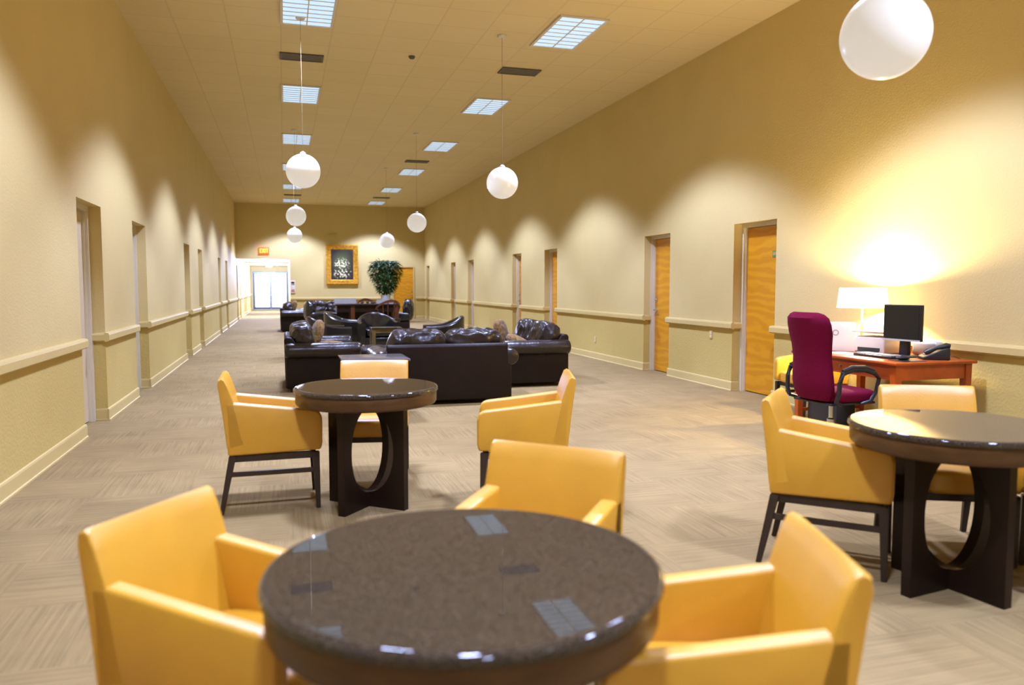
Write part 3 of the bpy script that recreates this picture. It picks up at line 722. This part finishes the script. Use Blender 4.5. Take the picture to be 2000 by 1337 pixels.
t = thing('recliner', 'dark leather armchair with thick layered arms at the right end of the far group', 'armchair', (2.98, 21.25, 0), 80)
bm = rbox(-.36, .36, -.30, .40, .06, .42, .03); obj('base', bm, 'leather_flat', t)
bm = puff((0, .06, .45), (.26, .33, .09), k=5, n=10, wr=.006, seed=21); obj('seat_cushion', bm, 'leather_d', t)
bm = puff((0, -.27, .70), (.27, .15, .29), k=3, n=14, wr=.02, seed=22); obj('back_cushion', bm, 'leather_b', t)
for s in (-1, 1):
    bm = puff((s * .32, .05, .52), (.09, .38, .11), k=5, n=10, wr=.004, seed=23); obj('armrest', bm, 'leather_b', t)
for sx in (-1, 1):
    for y in (-.24, .34):
        bm = bmesh.new(); lathe(bm, [(0, 0), (.02, 0), (.028, .065), (0, .065)], (sx * .3, y, 0), 12); obj('foot', bm, 'foot', t)
t = thing('recliner', 'bulky black leather armchair behind the aisle, left of the far dark table', 'armchair', (.92, 21.3, 0), -82)
bm = rbox(-.36, .36, -.30, .40, .06, .42, .03); obj('base', bm, 'leather_flat', t)
bm = puff((0, .06, .45), (.26, .33, .09), k=5, n=10, wr=.006, seed=24); obj('seat_cushion', bm, 'leather_b', t)
bm = puff((0, -.27, .68), (.30, .15, .28), k=3, n=14, wr=.02, seed=25); obj('back_cushion', bm, 'leather_b', t)
for s in (-1, 1):
    bm = puff((s * .32, .05, .54), (.09, .38, .12), k=5, n=10, wr=.004, seed=26); obj('armrest', bm, 'leather_b', t)
for sx in (-1, 1):
    for y in (-.24, .34):
        bm = bmesh.new(); lathe(bm, [(0, 0), (.02, 0), (.028, .065), (0, .065)], (sx * .3, y, 0), 12); obj('foot', bm, 'foot', t)

# ---------------------------------------------------------------- far wall objects
t = thing('framed_painting', 'dark flower still life in a broad gold frame on the far wall', 'painting', (2.24, YF - .02, 2.175), 0)
bm = bmesh.new(); w, h, e = .625, .79, .20
def frame_side(bm, pts_in, pts_out): pass
prof = [(0, 0), (.0, .05), (.04, .075), (.09, .05), (.15, .045), (.18, .03), (.20, .012), (.20, 0)]     # (inwards, out of wall)
loops = []
for (i_, d) in prof:
    loops.append([bm.verts.new((sx * (w - i_), -d, sz * (h - i_))) for sx, sz in ((-1, -1), (1, -1), (1, 1), (-1, 1))])
fs = []
for a, b in zip(loops, loops[1:] + loops[:1]):
    for k in range(4): fs.append(bm.faces.new((a[k], a[(k + 1) % 4], b[(k + 1) % 4], b[k])))
bmesh.ops.recalc_face_normals(bm, faces=fs); obj('picture_frame', bm, 'gold', t, True)
bm = bmesh.new(); box(bm, -w + .19, w - .19, -.014, -.002, -h + .19, h - .19); obj('canvas', bm, 'painting', t, False)

t = thing('wall_strobe_light', 'small ochre alarm box high on the far wall above the painting', 'alarm', (1.88, YF, 3.335), 0)
bm = rbox(-.16, .16, -.06, -.001, -.05, .05, .01); obj('housing', bm, 'trim', t)
bm = bmesh.new()
for s in (-1, 1): lathe(bm, [(0, 0), (.035, .01), (.045, .04), (0, .045)], (s * .1, -.075, -.03), 16)
obj('lamp_head', bm, 'trim', t)

t = thing('exit_sign', 'glowing red EXIT sign on the far wall above the hallway opening', 'exit sign', (-.70, YF, 2.69), 0)
bm = rbox(-.19, .19, -.05, -.001, -.13, .13, .006); obj('sign_box', bm, 'exit_glow', t)
bm = bmesh.new(); S = []
def stroke(x0, x1, z0, z1): box(bm, x0, x1, -.056, -.0505, z0, z1)
def diag(xa, za, xb, zb, w_=.022):
    prism(bm, [(xa - w_ / 2, za), (xa + w_ / 2, za), (xb + w_ / 2, zb), (xb - w_ / 2, zb)], -.056, -.0505, 'y')
z0, z1 = -.075, .075; x = -.155
stroke(x, x + .02, z0, z1); stroke(x + .02, x + .065, z1 - .02, z1); stroke(x + .02, x + .055, -.01, .01); stroke(x + .02, x + .065, z0, z0 + .02)
diag(-.062, z0, .002, z1); diag(.002, z0, -.062, z1)
stroke(.032, .052, z0, z1)
stroke(.080, .150, z1 - .02, z1); stroke(.105, .125, z0, z1 - .02)
obj('exit_letters', bm, 'exit_letters', t, False)

t = thing('extinguisher_notice', 'white wall notice with dark and red bands beside the hallway opening', 'notice', (.345, YF, 1.30), 0)
bm = rbox(-.085, .085, -.03, -.001, -.24, .24, .006); obj('panel', bm, 'white', t)
bm = bmesh.new(); box(bm, -.06, .06, -.034, -.0301, .13, .20); box(bm, -.06, .06, -.034, -.0301, .08, .105); box(bm, -.06, .06, -.034, -.0301, -.13, -.11); obj('dark_band', bm, 'black', t, False, 'dark printed band')
bm = bmesh.new(); box(bm, -.06, .06, -.034, -.0301, -.19, -.155); obj('red_band', bm, 'red', t, False, 'red printed band')

t = hl = thing('hallway_light', 'small white ceiling fixture just inside the hallway opening, the nearer one', 'ceiling light', (-.70, 35.5, ZH), 0, 'hallway ceiling fixtures')
bm = rbox(-.16, .16, -.1, .1, -.10, -.002, .02); obj('housing', bm, 'white', t)
bm = bmesh.new(); lathe(bm, [(0, -.03), (.06, -.02), (.075, 0), (0, 0)], (0, 0, -.10), 24); obj('lens', bm, 'globe', t)

ld = bpy.data.lights.new('hallway_lamp', 'POINT'); ld.energy = 520; ld.color = (.74, .96, 2.0); ld.shadow_soft_size = .08; lo = bpy.data.objects.new('hallway_lamp', ld); C.objects.link(lo); lo.parent = t; lo.location = (0, 0, -.26)
dup(hl, (-.70, 42.0, ZH), 0, 'added white ceiling fixture near the glazed exit doors, brightening the hallway')  # extra fixture and lamp added to brighten the hallway

# wall outlet and switch
def outlet(label, x, y, z, out, src=None):
    t = thing('wall_outlet', label, 'outlet', (x, y, z), 0)
    a, b = sorted((0, -out * .008)); bm = rbox(a, b, -.036, .036, -.058, .058, .003); obj('cover_plate', bm, 'trim', t)
    bm = bmesh.new(); a, b = sorted((-out * .008, -out * .011)); box(bm, a, b, -.017, .017, .008, .038); box(bm, a, b, -.017, .017, -.038, -.008); obj('socket', bm, 'white', t, False)
outlet('cream wall outlet low on the right wall beyond the right loveseat', XR - .001, 13.43, .36, 1)
outlet('cream wall outlet on the right wall between the two nearest doors', XR - .001, 9.35, .70, 1)

# tall plant in a planter
t = thing('potted_palm', 'tall bushy green plant in a grey planter before the far wall door', 'plant', (3.68, 29.6, 0), 0)
bm = bmesh.new(); lathe(bm, [(0, 0), (.15, 0), (.155, .01), (.185, .98), (.18, .99), (.17, .98), (.16, .93), (0, .93)], n=36); obj('planter', bm, 'planter', t)
bm = bmesh.new(); lathe(bm, [(0, .935), (.155, .931)], n=24); obj('soil', bm, 'soil', t)
bm = bmesh.new()
for k in range(6):
    a = k * 1.05; tube(bm, [(.06 * math.cos(a), .06 * math.sin(a), .92), (.10 * math.cos(a), .10 * math.sin(a), 1.5), (.2 * math.cos(a), .2 * math.sin(a), 2.1)], [.014, .011, .006], 7)
obj('stems', bm, 'bark', t)
bm = bmesh.new(); rnd = random.Random(3)
for k in range(2000):
    a = rnd.uniform(0, 2 * PI); z = 1.06 + 1.22 * rnd.random() ** .75
    u = (z - 1.06) / 1.3
    prof_r = .22 + .36 * math.sin(min(1, u * 1.15) * PI * .62) ** 1.3 if u < .60 else .56 * math.sqrt(max(0.0, 1 - ((u - .60) / .42) ** 2)) + .04
    r = prof_r * rnd.random() ** .5
    p = Vector((r * math.cos(a), r * math.sin(a), z)); L = rnd.uniform(.12, .22); wd = rnd.uniform(.020, .036)
    d = Vector((math.cos(a) + rnd.uniform(-.6, .6), math.sin(a) + rnd.uniform(-.6, .6), rnd.uniform(-.75, .45))).normalized()
    sd = d.cross(Vector((0, 0, 1))).normalized() * wd; up = sd.cross(d).normalized() * .008
    vs = [bm.verts.new(p), bm.verts.new(p + d * L * .4 + sd + up), bm.verts.new(p + d * L - Vector((0, 0, L * .25))), bm.verts.new(p + d * L * .4 - sd + up), bm.verts.new(p + d * L * .45 - up)]
    for q in ((0, 1, 4), (1, 2, 4), (2, 3, 4), (3, 0, 4)): bm.faces.new([vs[i] for i in q])
o = obj('foliage', bm, 'leafmat', t, False)

# ---------------------------------------------------------------- desk and what is on it
DX0, DX1, DY0, DY1, DZT = 4.62, 5.44, 5.03, 6.36, .75
t = thing('writing_desk', 'reddish cherry wood desk against the right wall', 'desk', (5.03, 5.70, 0), 0)
hx, hy = (DX1 - DX0) / 2, (DY1 - DY0) / 2
bm = rbox(-hx, hx, -hy, hy, DZT - .028, DZT, .010); obj('desktop', bm, 'cherry', t)
bm = bmesh.new(); i_ = .04
box(bm, -hx + i_, hx - i_, -hy + i_, -hy + i_ + .025, .60, DZT - .028); box(bm, -hx + i_, hx - i_, hy - i_ - .025, hy - i_, .60, DZT - .028)
box(bm, -hx + i_, -hx + i_ + .025, -hy + i_ + .025, hy - i_ - .025, .60, DZT - .028); box(bm, hx - i_ - .025, hx - i_, -hy + i_ + .025, hy - i_ - .025, .60, DZT - .028)
obj('apron', bm, 'cherry', t, False)
for sx in (-1, 1):
    for sy in (-1, 1):
        bm = bmesh.new(); taper_leg(bm, (sx * (hx - .06), sy * (hy - .06), .722), (sx * (hx - .06), sy * (hy - .06), 0), .065, .05); obj('leg', bm, 'cherry', t)
bm = bmesh.new(); box(bm, -.012, .012, 0, 0.001, 0, .001) if False else None
box(bm, -hx + .07, hx - .07, hy - .072, hy - .048, .17, .20); box(bm, -hx + .07, hx - .07, -hy + .048, -hy + .072, .17, .20); obj('stretcher', bm, 'cherry', t, False)
bm = bmesh.new(); box(bm, -hx + i_ - .004, -hx + i_, -.30, .30, .625, .705); dr = obj('drawer', bm, 'cherry', t, False)
bm = bmesh.new(); tube(bm, [(-hx + i_ - .004, 0, .665), (-hx + i_ - .028, 0, .665)], .010, 10); obj('knob', bm, 'chrome', dr)

Z = DZT + .0006
# table lamp
LX, LY = 5.22, 6.13
t = thing('table_lamp', 'lit table lamp with a wide white drum shade at the back of the desk', 'lamp', (LX, LY, Z), 0)
bm = bmesh.new(); lathe(bm, [(0, 0), (.075, 0), (.078, .012), (.03, .022), (.014, .04), (.012, .14), (.02, .17), (.012, .20), (.010, .44), (0, .44)], n=32); obj('lamp_base', bm, 'white', t)
bm = bmesh.new(); lathe(bm, [(.205, .585), (.225, .400), (.2235, .400), (.2035, .585)], n=64, closed=True); obj('lamp_shade', bm, 'shade', t)
bm = bmesh.new(); bmesh.ops.create_uvsphere(bm, u_segments=20, v_segments=12, radius=.032); bmesh.ops.translate(bm, verts=bm.verts[:], vec=(0, 0, .475)); M['bulb'] = mat('lit_bulb', (1, .9, .7), .3, emit=((1, .8, .5), 12), var=(2, .01)); obj('bulb', bm, 'bulb', t)
bm = bmesh.new()
for k in range(3): a = k * 2 * PI / 3; tube(bm, [(.0, 0, .435), (.2 * math.cos(a) * .5, .2 * math.sin(a) * .5, .44), (.216 * math.cos(a), .216 * math.sin(a), .455)], .002, 5)
obj('shade_support', bm, 'chrome', t)
ld = bpy.data.lights.new('lamp_bulb', 'POINT'); lo = bpy.data.objects.new('lamp_bulb', ld); C.objects.link(lo); lo.parent = t; lo.location = (0, 0, .53)
ld.energy = LAMP_W; ld.color = (1, .80, .50); ld.shadow_soft_size = .03

# monitor
t = thing('computer_monitor', 'black flat monitor facing the magenta office chair', 'monitor', (5.06, 5.47, Z), 98)
# local: screen faces +y
bm = rbox(-.185, .185, -.045, -.005, .135, .445, .008); obj('housing', bm, 'black', t)
bm = bmesh.new(); box(bm, -.170, .170, -.0045, -.002, .155, .430); obj('screen', bm, 'screen', t, False)
bm = bmesh.new(); box(bm, -.185, .185, -.0045, .0, .1355, .150); obj('bezel_strip', bm, 'silver', t, False, 'silver lower bezel')
bm = bmesh.new(); prism(bm, [(-.075, .012), (-.035, .012), (-.048, .22), (-.078, .22)], -.045, .045, 'x', .006); obj('stand', bm, 'black', t)
bm = bmesh.new(); lathe(bm, [(0, 0), (.115, 0), (.12, .006), (.11, .014), (0, .018)], (0, -.03, 0), 40); obj('stand_base', bm, 'black', t)
# printer
t = thing('printer', 'white desktop printer with open top tray left of the monitor', 'printer', (5.16, 5.86, Z), 105)
bm = rbox(-.15, .15, -.15, .12, .0, .15, .015); obj('body', bm, 'white', t)
bm = rbox(-.16, .16, -.16, .14, .162, .176, .005); bmesh.ops.rotate(bm, verts=bm.verts[:], cent=(0, -.15, .16), matrix=Matrix.Rotation(.09, 3, 'X')); obj('lid', bm, 'white', t)
bm = bmesh.new(); box(bm, -.11, .11, .119, .1215, .022, .052); obj('paper_slot', bm, 'black', t, False, 'black paper slot')
bm = rbox(-.10, .10, .12, .17, .012, .020, .003); obj('output_tray', bm, 'black', t)
# silver desktop computer behind the monitor
bm = rbox(-.05, .05, -.13, .13, .0, .13, .03, 5); o = obj('desktop_speaker', bm, 'silver'); o.location = (5.34, 5.46, Z); o.rotation_euler.z = math.radians(4)
tag(o, 'silver grey rounded box behind the monitor stand', 'computer')
# keyboard
t = thing('keyboard', 'black computer keyboard lying before the monitor', 'keyboard', (4.86, 5.50, Z), 92)
bm = rbox(-.215, .215, -.07, .07, 0, .022, .005); obj('case', bm, 'black', t)
bm = bmesh.new()
for i in range(15):
    for j in range(5): box(bm, -.200 + i * .027, -.178 + i * .027, -.058 + j * .024, -.039 + j * .024, .0222, .029)
obj('keys', bm, 'grey', t, False)
bm = rbox(-.11, .11, -.09, .09, 0, .004, .0015); o = obj('mouse_pad', bm, 'black'); o.location = (4.84, 5.15, Z); tag(o, 'thin dark mouse pad near the front corner of the desk', 'mouse pad')
t = thing('computer_mouse', 'small black mouse on the dark mouse pad', 'mouse', (4.82, 5.18, Z + .0045), 80)
bm = puff((0, 0, .017), (.031, .055, .017), k=2.4, n=8, wr=0); obj('body', bm, 'black', t)
bm = bmesh.new(); tube(bm, [(0, .02, .0335), (0, .032, .0325)], .004, 8); obj('wheel', bm, 'silver', t)
# telephone
t = thing('desk_telephone', 'dark grey desk telephone right of the monitor', 'telephone', (5.16, 5.21, Z), 60)
bm = bmesh.new(); prism(bm, [(-.10, 0), (.10, 0), (.10, .02), (-.07, .10), (-.10, .10)], -.09, .09, 'x', .006); obj('body', bm, 'black', t)
bm = bmesh.new(); tube(bm, [(-.07, .085, .055), (-.07, .06, .068), (-.07, 0, .098), (-.07, -.075, .118), (-.07, -.10, .112)], [.020, .024, .016, .024, .020], 12); obj('handset', bm, 'black', t)
bm = bmesh.new()
for i in range(3):
    for j in range(4): box(bm, -.01 + i * .028, .010 + i * .028, 0, .0, 0, 0) if False else tube(bm, [(.0 + i * .028, .065 - j * .030, .030 + j * .0145), (.0 + i * .028, .068 - j * .030, .041 + j * .0145)], .008, 6)
obj('buttons', bm, 'grey', t)
bm = bmesh.new(); pts = []
for k in range(60): u = k / 59; pts.append((5.24 + .10 * u + .006 * math.cos(k * 1.6), 5.12 + .08 * math.sin(u * PI) + .006 * math.sin(k * 1.6), Z + .006 + .03 * math.sin(u * PI)))
tube(bm, pts, .002, 5); o = obj('telephone_cord', bm, 'black'); tag(o, 'thin dark cord looping off the telephone towards the wall', 'cord')
# papers, poster board, brown box
bm = rbox(-.11, .11, -.15, .15, 0, .003, .001); o = obj('paper_sheet', bm, 'paper'); o.location = (4.83, 5.87, Z); o.rotation_euler.z = .12; tag(o, 'white sheet of paper before the printer', 'paper')
t = thing('poster_board', 'white upright folded card with a small round grey emblem behind the office chair', 'sign', (4.93, 6.13, Z), -42)
bm = rbox(-.17, .17, -.006, .006, 0, .27, .002); bmesh.ops.rotate(bm, verts=bm.verts[:], cent=(0, 0, 0), matrix=Matrix.Rotation(-.12, 3, 'X')); obj('front_card', bm, 'paper', t)
bm = bmesh.new(); lathe(bm, [(.018, -.001), (.028, -.001), (.028, .001), (.018, .001)], n=28, closed=True); bmesh.ops.rotate(bm, verts=bm.verts[:], cent=(0, 0, 0), matrix=Matrix.Rotation(PI / 2 - .12, 3, 'X')); bmesh.ops.translate(bm, verts=bm.verts[:], vec=(0, .0135, .17)); obj('emblem', bm, 'grey', t)
bm = bmesh.new(); box(bm, -.03, .03, -.03, .03, 0, .10); o = obj('cardboard_box', bm, 'copper', None, False); o.location = (5.075, 6.10, Z); o.rotation_euler.z = .3; tag(o, 'small brown box between the white card and the printer', 'box')

# computer tower under the desk
t = thing('computer_tower', 'black computer tower on the floor under the desk', 'computer', (4.80, 6.0, 0), 0)
bm = rbox(-.10, .10, -.2, .2, 0.012, .40, .008); obj('case', bm, 'black', t)
bm = bmesh.new(); box(bm, -.1015, -.10, -.19, .19, .03, .09); obj('front_panel', bm, 'silver', t, False)
for sx in (-1, 1):
    for y in (-.17, .17): bm = bmesh.new(); box(bm, sx * .07 - .012, sx * .07 + .012, y - .012, y + .012, 0, .012); obj('foot', bm, 'foot', t, False)

# ---------------------------------------------------------------- magenta office chair
t = thing('office_chair', 'tall magenta fabric office chair with black loop arms at the desk', 'office chair', (4.32, 5.40, 0), -86)
# back: tall shield, local faces +y
bm = bmesh.new(); rows = [(.44, .19, -.20), (.50, .215, -.225), (.58, .225, -.24), (.68, .215, -.245), (.78, .205, -.25), (.88, .215, -.262), (.97, .235, -.28), (1.05, .235, -.298), (1.10, .222, -.308), (1.13, .19, -.312), (1.145, .14, -.314)]
N = 28; rings = []
for (z, hw_, y) in rows:
    ring = []
    for i in range(N):
        a = 2 * PI * i / N; c, s = math.cos(a), math.sin(a); k = (abs(c) ** 3 + abs(s) ** 3) ** (1 / 3); c /= k; s /= k
        th = .048 if z < 1.1 else .048 * (1 - (z - 1.1) / .07)
        ring.append(bm.verts.new((hw_ * c, y + th * s + .05 * (c * c) * (hw_ / .23), z)))
    rings.append(ring)
fs = [bm.faces.new((p[i], p[(i + 1) % N], q[(i + 1) % N], q[i])) for p, q in zip(rings, rings[1:]) for i in range(N)]
fs += [bm.faces.new(rings[0]), bm.faces.new(rings[-1][::-1])]; bmesh.ops.recalc_face_normals(bm, faces=fs); obj('backrest', bm, 'purple', t)
bm = puff((0, .04, .47), (.245, .25, .055), k=4, n=12, wr=.003, seed=31); obj('seat', bm, 'purple', t)
bm = rbox(-.22, .22, -.20, .25, .405, .425, .008); obj('seat_shell', bm, 'black', t)
for s in (-1, 1):
    bm = bmesh.new(); pts = [(s * .27, -.20, .44), (s * .295, -.20, .50), (s * .30, -.195, .60), (s * .30, -.17, .67), (s * .30, -.08, .700), (s * .30, .05, .695), (s * .30, .15, .665), (s * .295, .20, .62), (s * .29, .18, .52), (s * .275, .14, .44), (s * .24, .08, .415)]
    tube(bm, pts, [.016, .018, .018, .020, .020, .020, .018, .017, .017, .016, .014], 10)
    tube(bm, [(s * .24, -.12, .415), (s * .27, -.20, .44)], .014, 8)
    ar = obj('armrest', bm, 'black', t)
    bm = bmesh.new(); pts = [(s * .30, -.17, .69), (s * .30, -.08, .716), (s * .30, .05, .712), (s * .30, .14, .686)]
    tube(bm, pts, [.016, .020, .020, .015], 10); obj('arm_pad', bm, 'black', ar)
bm = bmesh.new(); lathe(bm, [(0, .10), (.03, .10), (.03, .26), (.018, .27), (.018, .405), (0, .405)], n=20); obj('gas_column', bm, 'chrome', t)
for k in range(5):
    a = k * 2 * PI / 5 + .3; bm = bmesh.new(); tube(bm, [(0.02 * math.cos(a), 0.02 * math.sin(a), .12), (.27 * math.cos(a), .27 * math.sin(a), .075)], [.024, .014], 8)
    lg = obj('base_leg', bm, 'black', t)
    bm = bmesh.new(); cx, cy = .27 * math.cos(a), .27 * math.sin(a); px_, py_ = -math.sin(a), math.cos(a)
    for s in (-1, 1): tube(bm, [(cx + px_ * s * .008, cy + py_ * s * .008, .027), (cx + px_ * s * .024, cy + py_ * s * .024, .027)], .026, 14)
    tube(bm, [(cx, cy, .03), (cx, cy, .08)], .007, 6); obj('caster', bm, 'black', lg)
